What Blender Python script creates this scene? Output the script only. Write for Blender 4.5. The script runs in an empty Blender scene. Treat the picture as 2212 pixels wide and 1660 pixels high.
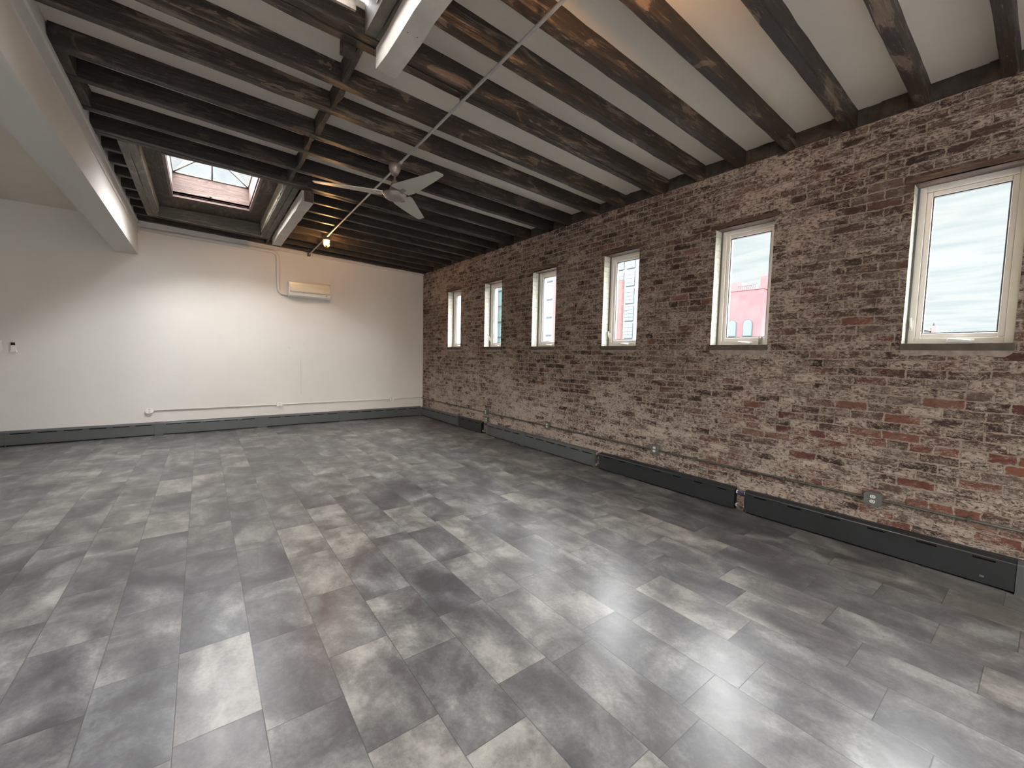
import bpy, bmesh, math, random
from mathutils import Vector, Matrix, Euler
PI = math.pi
random.seed(7)
SC = bpy.context.scene
COL = SC.collection

# ------------------------------------------------------------------ layout
XR = 4.29          # face of the brick wall
YB = 9.31          # face of the back wall
YF = -3.4          # wall behind the camera
XL = -5.0          # left wall
SL = 0.0391        # fall of the joists towards the brick wall
def zb(x): return 3.40 + SL * (XR - x)      # underside of the joists
def zc(x): return zb(x) + 0.145             # ceiling boards

# ------------------------------------------------------------------ node helpers
class NT:
    def __init__(s, name):
        s.m = bpy.data.materials.new(name); s.m.use_nodes = True
        s.t = s.m.node_tree; s.t.nodes.clear()
        s.out = s.t.nodes.new('ShaderNodeOutputMaterial')
    def n(s, typ, ins=None, **kw):
        nd = s.t.nodes.new(typ)
        for k, v in kw.items(): setattr(nd, k, v)
        if ins:
            for k, v in ins.items(): s.set(nd, k, v)
        return nd
    def set(s, nd, k, v):
        sock = nd.inputs[k]
        if isinstance(v, bpy.types.NodeSocket): s.t.links.new(v, sock)
        elif isinstance(v, bpy.types.Node): s.t.links.new(v.outputs[0], sock)
        else: sock.default_value = v
    def math(s, op, a, b=0.0, c=None, clamp=False):
        nd = s.n('ShaderNodeMath', operation=op, use_clamp=clamp)
        s.set(nd, 0, a); s.set(nd, 1, b)
        if c is not None: s.set(nd, 2, c)
        return nd.outputs[0]
    def mix(s, f, a, b, blend='MIX'):
        nd = s.n('ShaderNodeMix', data_type='RGBA', blend_type=blend)
        s.set(nd, 0, f)
        s.set(nd, 6, a if not isinstance(a, tuple) else (*a, 1) if len(a) == 3 else a)
        s.set(nd, 7, b if not isinstance(b, tuple) else (*b, 1) if len(b) == 3 else b)
        return nd.outputs[2]
    def ramp(s, f, stops, interp='LINEAR'):
        nd = s.n('ShaderNodeValToRGB'); cr = nd.color_ramp; cr.interpolation = interp
        while len(cr.elements) < len(stops): cr.elements.new(0.5)
        for e, (p, c) in zip(cr.elements, stops):
            e.position = p; e.color = (*c, 1) if len(c) == 3 else c
        s.set(nd, 0, f); return nd.outputs[0]
    def step(s, f, lo, hi):
        nd = s.n('ShaderNodeMapRange', clamp=True); s.set(nd, 0, f); s.set(nd, 1, lo); s.set(nd, 2, hi)
        return nd.outputs[0]
    def noise(s, vec, scale, detail=4, rough=0.6, dist=0.0):
        nd = s.n('ShaderNodeTexNoise')
        s.set(nd, 'Vector', vec); s.set(nd, 'Scale', scale); s.set(nd, 'Detail', detail)
        s.set(nd, 'Roughness', rough); s.set(nd, 'Distortion', dist)
        return nd
    def pos(s): return s.n('ShaderNodeNewGeometry').outputs['Position']
    def vmul(s, v, k):
        nd = s.n('ShaderNodeVectorMath', operation='MULTIPLY'); s.set(nd, 0, v); nd.inputs[1].default_value = k
        return nd.outputs[0]
    def vadd(s, v, w):
        nd = s.n('ShaderNodeVectorMath', operation='ADD'); s.set(nd, 0, v); s.set(nd, 1, w)
        return nd.outputs[0]
    def sep(s, v):
        nd = s.n('ShaderNodeSeparateXYZ'); s.set(nd, 0, v); return nd.outputs
    def comb(s, x, y, z=0.0):
        nd = s.n('ShaderNodeCombineXYZ'); s.set(nd, 0, x); s.set(nd, 1, y); s.set(nd, 2, z); return nd.outputs[0]
    def bump(s, h, strength=0.3, dist=0.01):
        nd = s.n('ShaderNodeBump'); s.set(nd, 'Height', h); s.set(nd, 'Strength', strength); s.set(nd, 'Distance', dist)
        return nd.outputs[0]
    def bsdf(s, col, rough=0.5, metal=0.0, spec=0.5, normal=None, **kw):
        nd = s.n('ShaderNodeBsdfPrincipled')
        s.set(nd, 'Base Color', (*col, 1) if isinstance(col, tuple) and len(col) == 3 else col)
        s.set(nd, 'Roughness', rough); s.set(nd, 'Metallic', metal); s.set(nd, 'Specular IOR Level', spec)
        if normal is not None: s.set(nd, 'Normal', normal)
        for k, v in kw.items(): s.set(nd, k.replace('_', ' '), v)
        s.t.links.new(nd.outputs[0], s.out.inputs[0]); return nd

def simple(name, col, rough=0.5, metal=0.0, spec=0.5, var=0.06, scale=6, bump=0.0):
    k = NT(name); p = k.pos()
    n = k.noise(p, scale, 5, 0.6)
    lo = tuple(c * (1 - var) for c in col); hi = tuple(min(1, c * (1 + var)) for c in col)
    c = k.ramp(n.outputs[0], [(0.3, lo), (0.7, hi)])
    nm = k.bump(k.noise(p, scale * 12, 4, 0.6).outputs[0], bump, 0.004) if bump else None
    k.bsdf(c, rough, metal, spec, nm); return k.m

# ------------------------------------------------------------------ materials
def mat_brick(painted=False):
    k = NT('painted_brick' if painted else 'worn_brick')
    p = k.pos(); s = k.sep(p)
    u = k.math('ADD', s[1], s[0])
    base = k.comb(u, s[2], 0.0)
    wob = k.noise(p, 5.0, 3, 0.5)
    wobf = k.noise(p, 40.0, 2, 0.5)
    def off(nz, a):
        nd = k.n('ShaderNodeVectorMath', operation='SUBTRACT'); k.set(nd, 0, nz.outputs[1]); nd.inputs[1].default_value = (.5, .5, .5)
        return k.vmul(nd.outputs[0], (a, a, 0))
    bv = k.vadd(k.vadd(base, off(wob, 0.03)), off(wobf, 0.02))
    br = k.n('ShaderNodeTexBrick', offset=0.5, offset_frequency=2, squash=0.62, squash_frequency=6)
    k.set(br, 'Vector', bv); k.set(br, 'Color1', (0, 0, 0, 1)); k.set(br, 'Color2', (1, 1, 1, 1)); k.set(br, 'Mortar', (0.5, 0.5, 0.5, 1))
    k.set(br, 'Scale', 1.0); k.set(br, 'Mortar Size', 0.0082); k.set(br, 'Mortar Smooth', 0.6); k.set(br, 'Bias', 0.0)
    k.set(br, 'Brick Width', 0.212); k.set(br, 'Row Height', 0.0695)
    mort = br.outputs['Fac']; rnd = br.outputs['Color']
    fine = k.noise(k.vmul(p, (0.75, 0.75, 1.35)), 42.0, 6, 0.68, 0.5)
    vein = k.noise(k.vmul(p, (0.6, 0.6, 1.25)), 30.0, 5, 0.62, 1.1)
    med = k.noise(k.vmul(p, (0.7, 0.7, 1.6)), 10.0, 4, 0.6, 0.4)
    big = k.noise(p, 1.3, 3, 0.55)
    grit = k.noise(p, 150.0, 3, 0.6)
    h = k.math('SUBTRACT', k.math('ADD', k.math('MULTIPLY', fine.outputs[0], 0.7), k.math('MULTIPLY', grit.outputs[0], 0.25)), k.math('MULTIPLY', mort, 0.6))
    if painted:
        c = k.mix(k.step(fine.outputs[0], 0.56, 0.66), (0.50, 0.49, 0.41), (0.36, 0.345, 0.27))
        c = k.mix(k.math('MULTIPLY', mort, 0.35), c, (0.24, 0.22, 0.17))
        k.bsdf(c, 0.7, 0, 0.3, k.bump(h, 0.5, 0.008)); return k.m
    bc = k.ramp(rnd, [(0.0, (0.050, 0.034, 0.031)), (0.35, (0.082, 0.054, 0.047)), (0.60, (0.12, 0.085, 0.072)), (0.76, (0.17, 0.13, 0.11)), (0.88, (0.115, 0.060, 0.050)), (0.95, (0.17, 0.070, 0.052)), (1.0, (0.26, 0.175, 0.135))])
    # the wash is worn off and the brick redder low down towards the viewer
    red = k.math('MULTIPLY', k.step(s[2], 2.0, 1.0), k.step(s[1], 3.0, 0.5))
    pick = k.step(k.math('FRACT', k.math('MULTIPLY', rnd, 5.7)), 0.64, 0.74)
    bc = k.mix(k.math('MULTIPLY', k.math('MULTIPLY', red, pick), 0.8), bc, k.mix(rnd, (0.13, 0.048, 0.038), (0.26, 0.10, 0.066)))
    bc = k.mix(0.6, bc, k.mix(med.outputs[0], (0.15, 0.15, 0.15), (0.85, 0.83, 0.80)), 'SOFT_LIGHT')
    perb = k.math('MULTIPLY', k.math('SUBTRACT', k.math('FRACT', k.math('MULTIPLY', rnd, 7.31)), 0.5), 0.13)
    cov = k.math('ADD', k.math('MULTIPLY', k.math('SUBTRACT', big.outputs[0], 0.5), 0.32), perb)
    cov = k.math('SUBTRACT', k.math('ADD', cov, k.math('MULTIPLY', k.step(s[2], 1.9, 0.4), 0.045)), k.math('MULTIPLY', k.math('MULTIPLY', red, pick), 0.10))
    # thin taupe film
    film = k.math('ADD', k.math('ADD', k.math('MULTIPLY', med.outputs[0], 0.7), k.math('MULTIPLY', fine.outputs[0], 0.3)), cov)
    c = k.mix(k.math('MULTIPLY', k.step(film, 0.46, 0.55), 0.6), bc, k.mix(fine.outputs[0], (0.15, 0.118, 0.10), (0.33, 0.272, 0.228)))
    # mortar, partly smeared
    mc = k.mix(grit.outputs[0], (0.26, 0.215, 0.18), (0.54, 0.46, 0.385))
    c = k.mix(k.math('MULTIPLY', k.step(mort, 0.2, 0.8), k.math('MULTIPLY', k.step(med.outputs[0], 0.28, 0.42), 0.92)), c, mc)
    # dark pits and grime
    c = k.mix(k.math('MULTIPLY', k.step(fine.outputs[0], 0.47, 0.38), 0.72), c, (0.050, 0.033, 0.028))
    # curling flakes and patches of pale plaster
    vd = k.math('ABSOLUTE', k.math('SUBTRACT', vein.outputs[0], 0.5))
    vf = k.math('MULTIPLY', k.step(vd, 0.034, 0.012), k.step(k.math('ADD', med.outputs[0], cov), 0.36, 0.46))
    pf = k.step(k.math('ADD', k.math('ADD', k.math('MULTIPLY', fine.outputs[0], 0.75), k.math('MULTIPLY', med.outputs[0], 0.3)), cov), 0.54, 0.60)
    wc = k.mix(k.noise(p, 24.0, 4, 0.6).outputs[0], (0.31, 0.252, 0.212), (0.64, 0.555, 0.475))
    wf = k.math('MAXIMUM', k.math('MULTIPLY', vf, 0.8), k.math('MULTIPLY', pf, 0.9))
    c = k.mix(wf, c, wc)
    v = k.n('ShaderNodeTexVoronoi'); k.set(v, 'Vector', p); k.set(v, 'Scale', 1.3)
    c = k.mix(k.step(v.outputs[0], 0.030, 0.018), c, (0.008, 0.006, 0.006))
    hh = k.math('ADD', h, k.math('MULTIPLY', wf, 0.4))
    k.bsdf(c, 0.88, 0, 0.2, k.bump(hh, 0.8, 0.012)); return k.m

def mat_wood(name, dark, mid, light, streak=1.0, amt=0.5, rough=0.6, red=(0.05, 0.022, 0.014), axis=0, far_shade=False):
    k = NT(name); p = k.pos()
    st = [(0.9, 9, 14), (9, 0.9, 14)][axis]
    pv = k.vmul(p, st)
    g = k.noise(pv, 2.2, 8, 0.72, 0.7)
    g2 = k.noise(k.vmul(p, [(2.2, 30, 40), (30, 2.2, 40)][axis]), 2.0, 6, 0.74, 0.4)
    blot = k.noise(k.vmul(p, [(1, 2.4, 3.2), (2.4, 1, 3.2)][axis]), 2.1, 5, 0.60, 1.3)
    blt2 = k.noise(k.vmul(p, [(1, 2.0, 3.0), (2.0, 1, 3.0)][axis]), 0.9, 3, 0.55, 0.8)
    c = k.ramp(g.outputs[0], [(0.32, dark), (0.50, mid), (0.66, light)])
    dk = k.mix(g2.outputs[0], tuple(v * .6 for v in dark), mid)
    c = k.mix(k.math('MULTIPLY', k.step(blt2.outputs[0], 0.44, 0.56), 0.85), c, dk)
    c = k.mix(k.math('MULTIPLY', k.step(blot.outputs[0], 0.50, 0.525), 0.8), c, dk)
    c = k.mix(k.math('MULTIPLY', k.step(blot.outputs[0], 0.42, 0.395), amt), c, k.mix(g2.outputs[0], red, light))
    wx = k.noise(pv, 5.5, 6, 0.75, 0.3)
    c = k.mix(k.math('MULTIPLY', k.step(wx.outputs[0], 0.60, 0.68), 0.5), c, tuple(min(1, v * 1.6 + .02) for v in light))
    sp = k.noise(p, 26, 2, 0.5)
    c = k.mix(k.math('MULTIPLY', k.step(sp.outputs[0], 0.75, 0.79), 0.7), c, (0.32, 0.29, 0.25))
    if far_shade:      # shade painted into the colour: the far bays get less light
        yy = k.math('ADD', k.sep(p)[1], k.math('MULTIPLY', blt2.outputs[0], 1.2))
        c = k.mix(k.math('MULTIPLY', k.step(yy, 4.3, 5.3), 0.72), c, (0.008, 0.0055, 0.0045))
    h = k.math('ADD', g.outputs[0], k.math('MULTIPLY', g2.outputs[0], 0.6))
    k.bsdf(c, rough, 0, 0.45, k.bump(h, 0.7, 0.014)); return k.m

def mat_floor():
    k = NT('stone_look_tile'); p = k.pos(); s = k.sep(p)
    W, L = 0.2925, 0.594
    u = k.math('DIVIDE', k.math('ADD', s[0], 0.127), W)
    col = k.math('FLOOR', u); fu = k.math('FRACT', u)
    wn = k.n('ShaderNodeTexWhiteNoise', noise_dimensions='1D'); k.set(wn, 'W', k.math('ADD', col, 3.0))
    # half-bond with a random part
    v = k.math('DIVIDE', k.math('ADD', s[1], k.math('MULTIPLY', wn.outputs[0], L)), L)
    row = k.math('FLOOR', v); fv = k.math('FRACT', v)
    wr = k.n('ShaderNodeTexWhiteNoise', noise_dimensions='2D'); k.set(wr, 'Vector', k.comb(col, row, 0))
    rv = k.vmul(wr.outputs[1], (7, 7, 7))
    q = k.vadd(p, rv)
    cl = k.noise(k.vmul(q, (1.1, 0.9, 1)), 3.0, 7, 0.60, 0.5)
    fi = k.noise(q, 52, 6, 0.74, 0.3)
    st = k.noise(k.vmul(q, (3.0, 0.8, 1)), 3.0, 5, 0.65, 0.2)
    t = k.math('ADD', k.math('MULTIPLY', cl.outputs[0], 0.72), k.math('MULTIPLY', st.outputs[0], 0.22))
    t = k.math('ADD', t, k.math('MULTIPLY', k.math('SUBTRACT', fi.outputs[0], 0.5), 0.22))
    t = k.math('ADD', t, k.math('MULTIPLY', k.math('SUBTRACT', wr.outputs[0], 0.5), 0.095))
    c = k.ramp(t, [(0.33, (0.056, 0.053, 0.055)), (0.42, (0.088, 0.085, 0.087)), (0.50, (0.138, 0.136, 0.133)), (0.60, (0.245, 0.242, 0.232)), (0.70, (0.35, 0.345, 0.33))])
    tint = k.mix(wr.outputs[0], (0.97, 1.0, 1.03), (1.03, 1.0, 0.96))
    c = k.mix(1.0, c, tint, 'MULTIPLY')
    eu = k.math('MULTIPLY', k.math('MINIMUM', fu, k.math('SUBTRACT', 1.0, fu)), W)
    ev = k.math('MULTIPLY', k.math('MINIMUM', fv, k.math('SUBTRACT', 1.0, fv)), L)
    e = k.step(k.math('MINIMUM', eu, ev), 0.0028, 0.0008)
    c = k.mix(k.math('MULTIPLY', e, 0.7), c, (0.03, 0.03, 0.03))
    r = k.math('ADD', 0.25, k.math('MULTIPLY', fi.outputs[0], 0.16))
    h = k.math('SUBTRACT', k.math('MULTIPLY', fi.outputs[0], 0.08), k.math('MULTIPLY', e, 0.35))
    k.bsdf(c, r, 0, 0.55, k.bump(h, 0.25, 0.002)); return k.m

def mat_wall():
    k = NT('white_wall_paint'); p = k.pos(); s = k.sep(p)
    n = k.noise(p, 1.5, 4, 0.5)
    c = k.ramp(n.outputs[0], [(0.3, (0.69, 0.665, 0.62)), (0.7, (0.73, 0.705, 0.66))])
    # hairline crack and scuffs under the cooling unit
    wv = k.noise(p, 7, 3, 0.5)
    dx = k.math('ABSOLUTE', k.math('SUBTRACT', k.math('ADD', s[0], k.math('MULTIPLY', wv.outputs[0], 0.02)), 1.615))
    inz = k.math('MULTIPLY', k.step(s[2], 0.62, 0.66), k.step(s[2], 1.36, 1.30))
    c = k.mix(k.math('MULTIPLY', k.math('MULTIPLY', k.step(dx, 0.008, 0.003), inz), 0.35), c, (0.30, 0.28, 0.25))
    sc = k.noise(p, 14, 4, 0.6)
    inx = k.math('MULTIPLY', k.step(s[0], 1.25, 1.4), k.step(s[0], 2.35, 2.2))
    inz2 = k.math('MULTIPLY', k.step(s[2], 1.2, 1.35), k.step(s[2], 1.75, 1.6))
    c = k.mix(k.math('MULTIPLY', k.math('MULTIPLY', k.step(sc.outputs[0], 0.66, 0.72), k.math('MULTIPLY', inx, inz2)), 0.35), c, (0.45, 0.42, 0.38))
    k.bsdf(c, 0.62, 0, 0.3, k.bump(k.noise(p, 60, 3, 0.5).outputs[0], 0.06, 0.003)); return k.m

def mat_glass(name='window_glass', tint=(0.985, 1.0, 0.995)):
    k = NT(name)
    tr = k.n('ShaderNodeBsdfTransparent'); tr.inputs[0].default_value = (*tint, 1)
    gl = k.n('ShaderNodeBsdfGlossy'); gl.inputs['Roughness'].default_value = 0.02
    lw = k.n('ShaderNodeLayerWeight'); lw.inputs[0].default_value = 0.5
    fr = k.math('ADD', k.math('MULTIPLY', k.math('POWER', lw.outputs['Facing'], 5.0), 0.9), 0.035)
    mx = k.n('ShaderNodeMixShader'); k.set(mx, 0, fr); k.set(mx, 1, tr); k.set(mx, 2, gl)
    k.t.links.new(mx.outputs[0], k.out.inputs[0]); return k.m

def mat_emit(name, col, st):
    k = NT(name); e = k.n('ShaderNodeEmission'); e.inputs[0].default_value = (*col, 1); e.inputs[1].default_value = st
    k.t.links.new(e.outputs[0], k.out.inputs[0]); return k.m

M = {}
M['brick'] = mat_brick(); M['reveal'] = mat_brick(True)
M['floor'] = mat_floor(); M['wall'] = mat_wall()
M['ceil'] = simple('ceiling_board_paint', (0.70, 0.65, 0.57), 0.7, 0, 0.3, 0.05, 1.2, 0.05)
M['joist'] = mat_wood('aged_dark_timber', (0.006, 0.0045, 0.004), (0.046, 0.031, 0.022), (0.30, 0.225, 0.16), amt=.9, rough=0.46, far_shade=True)
M['joist_y'] = mat_wood('aged_dark_timber_across', (0.014, 0.010, 0.008), (0.065, 0.047, 0.034), (0.20, 0.15, 0.11), axis=1)
M['grey_timber'] = mat_wood('weathered_grey_timber', (0.11, 0.10, 0.078), (0.19, 0.178, 0.14), (0.33, 0.31, 0.25), axis=0, red=(0.12, 0.09, 0.06))
M['grey_timber_y'] = mat_wood('weathered_grey_timber_across', (0.085, 0.077, 0.06), (0.15, 0.138, 0.11), (0.24, 0.222, 0.18), axis=1, red=(0.12, 0.09, 0.06))
M['raw'] = mat_wood('raw_lath_timber', (0.38, 0.31, 0.21), (0.55, 0.48, 0.36), (0.70, 0.64, 0.52), axis=1, red=(0.45, 0.33, 0.2))
M['stained'] = mat_wood('stained_curb_timber', (0.055, 0.032, 0.026), (0.085, 0.052, 0.042), (0.125, 0.08, 0.064), axis=0, red=(0.06, 0.03, 0.024))
M['trim_wood'] = simple('brown_moulding', (0.085, 0.05, 0.042), 0.35, 0, 0.5, 0.3, 9, 0.1)
M['lintel'] = mat_wood('brown_lintel_timber', (0.075, 0.043, 0.032), (0.13, 0.08, 0.058), (0.27, 0.195, 0.14), axis=1, red=(0.11, 0.055, 0.038))
M['whitewood'] = simple('white_painted_timber', (0.50, 0.47, 0.42), 0.6, 0, 0.3, 0.12, 5, 0.35)
M['soffit'] = simple('white_soffit_paint', (0.62, 0.60, 0.56), 0.6, 0, 0.3, 0.02, 2, 0.03)
M['vinyl'] = simple('white_window_vinyl', (0.78, 0.755, 0.70), 0.35, 0, 0.5, 0.03, 8)
M['vinyl2'] = simple('bright_sash_vinyl', (0.84, 0.825, 0.79), 0.3, 0, 0.5, 0.02, 8)
M['glass'] = mat_glass()
M['sky_glass'] = mat_glass('skylight_glass', (0.99, 1.0, 1.0))
M['sill'] = simple('dark_grey_sill_stone', (0.10, 0.088, 0.073), 0.75, 0, 0.3, 0.25, 14, 0.3)
M['mortar_bed'] = simple('pale_mortar', (0.33, 0.285, 0.245), 0.9, 0, 0.2, 0.3, 22, 0.7)
M['heater'] = simple('grey_enamel', (0.082, 0.090, 0.092), 0.38, 0, 0.5, 0.04, 3)
M['heater_dark'] = simple('black_enamel', (0.022, 0.025, 0.027), 0.35, 0, 0.5, 0.15, 6)
M['heater_in'] = simple('heater_void_black', (0.004, 0.004, 0.004), 0.8, 0, 0.2)
M['alu'] = simple('dull_fin_metal', (0.35, 0.35, 0.34), 0.4, 1.0)
M['emt'] = simple('galvanised_conduit', (0.52, 0.52, 0.50), 0.36, 0.7, 0.5, 0.1, 20)
M['emt_dark'] = simple('dull_grey_conduit', (0.10, 0.096, 0.088), 0.5, 0.4, 0.5, 0.2, 20)
M['box_grey'] = simple('grey_outlet_box', (0.14, 0.145, 0.135), 0.5, 0.3, 0.5, 0.1, 20)
M['socket'] = simple('white_socket_plastic', (0.72, 0.71, 0.66), 0.4)
M['slot'] = simple('black_slot', (0.01, 0.01, 0.01), 0.8)
M['white_pl'] = simple('white_plastic', (0.80, 0.78, 0.72), 0.35, 0, 0.5, 0.02, 5)
M['cream_pl'] = simple('cream_gloss_plastic', (0.74, 0.68, 0.54), 0.14, 0, 0.6, 0.02, 5)
M['fan_metal'] = simple('brushed_nickel', (0.32, 0.28, 0.25), 0.38, 0.5, 0.5, 0.08, 30)
M['blade'] = simple('champagne_blade_paint', (0.50, 0.49, 0.42), 0.38, 0.1, 0.5, 0.03, 4)
M['pipe_blue'] = simple('blue_pipe_wrap', (0.03, 0.05, 0.22), 0.5)
M['copper'] = simple('tarnished_copper', (0.30, 0.20, 0.17), 0.4, 0.8)
M['bulb'] = mat_emit('lit_bulb', (1.0, 0.50, 0.17), 850)
M['brass'] = simple('lamp_cast_metal', (0.45, 0.36, 0.22), 0.35, 0.8)
M['plate'] = simple('sooty_wall_plate', (0.060, 0.050, 0.042), 0.9, 0, 0.2, 0.5, 9, 0.7)

# ------------------------------------------------------------------ mesh helpers
class MB:
    def __init__(s): s.bm = bmesh.new()
    def box(s, x0, x1, y0, y1, z0, z1, mi=0, mat=None):
        x0, x1 = sorted((x0, x1)); y0, y1 = sorted((y0, y1)); z0, z1 = sorted((z0, z1))
        vs = [s.bm.verts.new((x, y, z)) for x in (x0, x1) for y in (y0, y1) for z in (z0, z1)]
        if mat is not None:
            for v in vs: v.co = mat @ v.co
        for f in ((0, 1, 3, 2), (4, 6, 7, 5), (0, 4, 5, 1), (2, 3, 7, 6), (0, 2, 6, 4), (1, 5, 7, 3)):
            s.bm.faces.new([vs[i] for i in f]).material_index = mi
        return s
    def hexa(s, pts, mi=0):      # 8 points ordered like box
        vs = [s.bm.verts.new(p) for p in pts]
        for f in ((0, 1, 3, 2), (4, 6, 7, 5), (0, 4, 5, 1), (2, 3, 7, 6), (0, 2, 6, 4), (1, 5, 7, 3)):
            s.bm.faces.new([vs[i] for i in f]).material_index = mi
        return s
    def poly(s, pts, mi=0):
        s.bm.faces.new([s.bm.verts.new(p) for p in pts]).material_index = mi; return s
    def prism(s, pts, d, mi=0):   # polygon pts extruded by vector d
        d = Vector(d); a = [s.bm.verts.new(p) for p in pts]; b = [s.bm.verts.new(Vector(p) + d) for p in pts]
        n = len(a); s.bm.faces.new(a[::-1]).material_index = mi; s.bm.faces.new(b).material_index = mi
        for i in range(n): s.bm.faces.new((a[i], a[(i + 1) % n], b[(i + 1) % n], b[i])).material_index = mi
        return s
    def tube(s, pts, r, seg=12, mi=0, cap=True, rz=None):
        pts = [Vector(p) for p in pts]; rings = []
        up = Vector((0.0123, 0.02, 1)).normalized()
        for i, p in enumerate(pts):
            d = (pts[min(i + 1, len(pts) - 1)] - pts[max(i - 1, 0)]).normalized()
            a = up.cross(d)
            if a.length < 0.1: a = Vector((1, 0, 0)).cross(d)
            a.normalize(); b = d.cross(a)
            rr = r[i] if isinstance(r, (list, tuple)) else r
            rings.append([s.bm.verts.new(p + a * math.cos(2 * PI * k / seg) * rr + b * math.sin(2 * PI * k / seg) * (rz or rr)) for k in range(seg)])
        for A, B in zip(rings, rings[1:]):
            for k in range(seg):
                f = s.bm.faces.new((A[k], A[(k + 1) % seg], B[(k + 1) % seg], B[k])); f.material_index = mi; f.smooth = True
        if cap: s.bm.faces.new(rings[0][::-1]).material_index = mi; s.bm.faces.new(rings[-1]).material_index = mi
        return s
    def lathe(s, prof, c=(0, 0, 0), seg=32, mi=0):   # prof [(r,z)]
        c = Vector(c); rings = []
        for r, z in prof:
            rings.append([s.bm.verts.new(c + Vector((r * math.cos(2 * PI * k / seg), r * math.sin(2 * PI * k / seg), z))) for k in range(seg)])
        for A, B in zip(rings, rings[1:]):
            for k in range(seg):
                f = s.bm.faces.new((A[k], A[(k + 1) % seg], B[(k + 1) % seg], B[k])); f.material_index = mi; f.smooth = True
        s.bm.faces.new(rings[0]).material_index = mi; s.bm.faces.new(rings[-1][::-1]).material_index = mi
        return s
    def frame(s, y0, y1, z0, z1, w, x0, x1, wz=None, mi=0):  # rectangular ring in the yz plane
        wz = wz or w
        s.box(x0, x1, y0, y0 + w, z0, z1, mi); s.box(x0, x1, y1 - w, y1, z0, z1, mi)
        s.box(x0, x1, y0 + w, y1 - w, z0, z0 + wz, mi); s.box(x0, x1, y0 + w, y1 - w, z1 - wz, z1, mi); return s
    def build(s, name, mats, parent=None, loc=None, bevel=0):
        bmesh.ops.recalc_face_normals(s.bm, faces=s.bm.faces[:])
        me = bpy.data.meshes.new(name); s.bm.to_mesh(me); s.bm.free()
        if not isinstance(mats, (list, tuple)): mats = [mats]
        for m in mats: me.materials.append(m)
        o = bpy.data.objects.new(name, me); COL.objects.link(o)
        if parent is not None:
            o.parent = parent
            o.matrix_parent_inverse = Matrix.Translation(-world_loc(parent))
        if loc: o.location = loc
        if bevel:
            b = o.modifiers.new('bevel', 'BEVEL'); b.width = bevel; b.segments = 2; b.limit_method = 'ANGLE'; b.angle_limit = 0.6
        return o

def world_loc(o):
    v = Vector(o.location)
    return v
def thing(name, label, cat, loc=(0, 0, 0), group=None):
    o = bpy.data.objects.new(name, None); COL.objects.link(o); o.location = loc; o.empty_display_size = 0.1
    o['label'] = label; o['category'] = cat
    if group: o['group'] = group
    return o
def tag(o, label, cat, group=None):
    o['label'] = label; o['category'] = cat
    if group: o['group'] = group
    return o
def struct(o, label, cat):
    o['kind'] = 'structure'; o['label'] = label; o['category'] = cat; return o
ORD = ['first', 'second', 'third', 'fourth', 'fifth', 'sixth', 'seventh', 'eighth', 'ninth', 'tenth', 'eleventh', 'twelfth',
       'thirteenth', 'fourteenth', 'fifteenth', 'sixteenth', 'seventeenth', 'eighteenth', 'nineteenth', 'twentieth', 'twenty-first', 'twenty-second', 'twenty-third', 'twenty-fourth']

# ------------------------------------------------------------------ room shell
m = MB(); m.box(XL, XR + 0.3, YF, YB + 0.2, -0.12, 0.0)
struct(m.build('floor', M['floor']), 'grey stone-look tile floor laid in staggered long rows', 'floor')

WIN = [8.04, 6.59, 5.18, 3.705, 2.222, 0.733, -0.74, -2.2]   # far jamb of each opening, window 1 next to the back wall
WW = 0.548; ZS, ZH = 1.657, 2.845; TH = 0.30
holes = sorted([(y - WW, y) for y in WIN])
# brick wall: columns of quads with openings
m = MB()
def wall_quad(x, y0, y1, z0, z1, mi=0): m.poly([(x, y0, z0), (x, y1, z0), (x, y1, z1), (x, y0, z1)], mi)
ys = [YF - 0.2]
for a, b in holes: ys += [a, b]
ys.append(YB + 0.1)
ZT = 3.405
for x in (XR, XR + TH):
    for i in range(len(ys) - 1):
        a, b = ys[i], ys[i + 1]
        if i % 2 == 1:
            wall_quad(x, a, b, -0.1, ZS - 0.05); wall_quad(x, a, b, ZH, ZT)
        else: wall_quad(x, a, b, -0.1, ZT)
for a, b in holes:
    for y in (a, b): m.poly([(XR, y, ZS - 0.05), (XR + TH, y, ZS - 0.05), (XR + TH, y, ZH), (XR, y, ZH)], 1)
    m.poly([(XR, a, ZH), (XR + TH, a, ZH), (XR + TH, b, ZH), (XR, b, ZH)], 1)
    m.poly([(XR, a, ZS - 0.05), (XR + TH, a, ZS - 0.05), (XR + TH, b, ZS - 0.05), (XR, b, ZS - 0.05)], 1)
m.poly([(XR, ys[0], ZT), (XR + TH, ys[0], ZT), (XR + TH, ys[-1], ZT), (XR, ys[-1], ZT)])
m.poly([(XR, ys[-1], -.1), (XR + TH, ys[-1], -.1), (XR + TH, ys[-1], ZT), (XR, ys[-1], ZT)])
struct(m.build('wall_right', [M['brick'], M['reveal']]), 'old brick wall with worn whitewash and narrow window openings', 'wall')

# ragged sooty strip on top of the brickwork, between the joist ends
m = MB(); n = 160
random.seed(3)
for i in range(n):
    y0 = YF + (YB - YF) * i / n; y1 = YF + (YB - YF) * (i + 1) / n
    d = random.uniform(0.0, 0.018); h = random.uniform(-0.012, 0.012)
    m.box(XR - 0.002 + d, XR + 0.1, y0, y1, ZT - 0.008 + h, 3.62)
struct(m.build('trim_1', M['plate']), 'sooty rough strip above the brickwork between the joist ends', 'trim')

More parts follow.
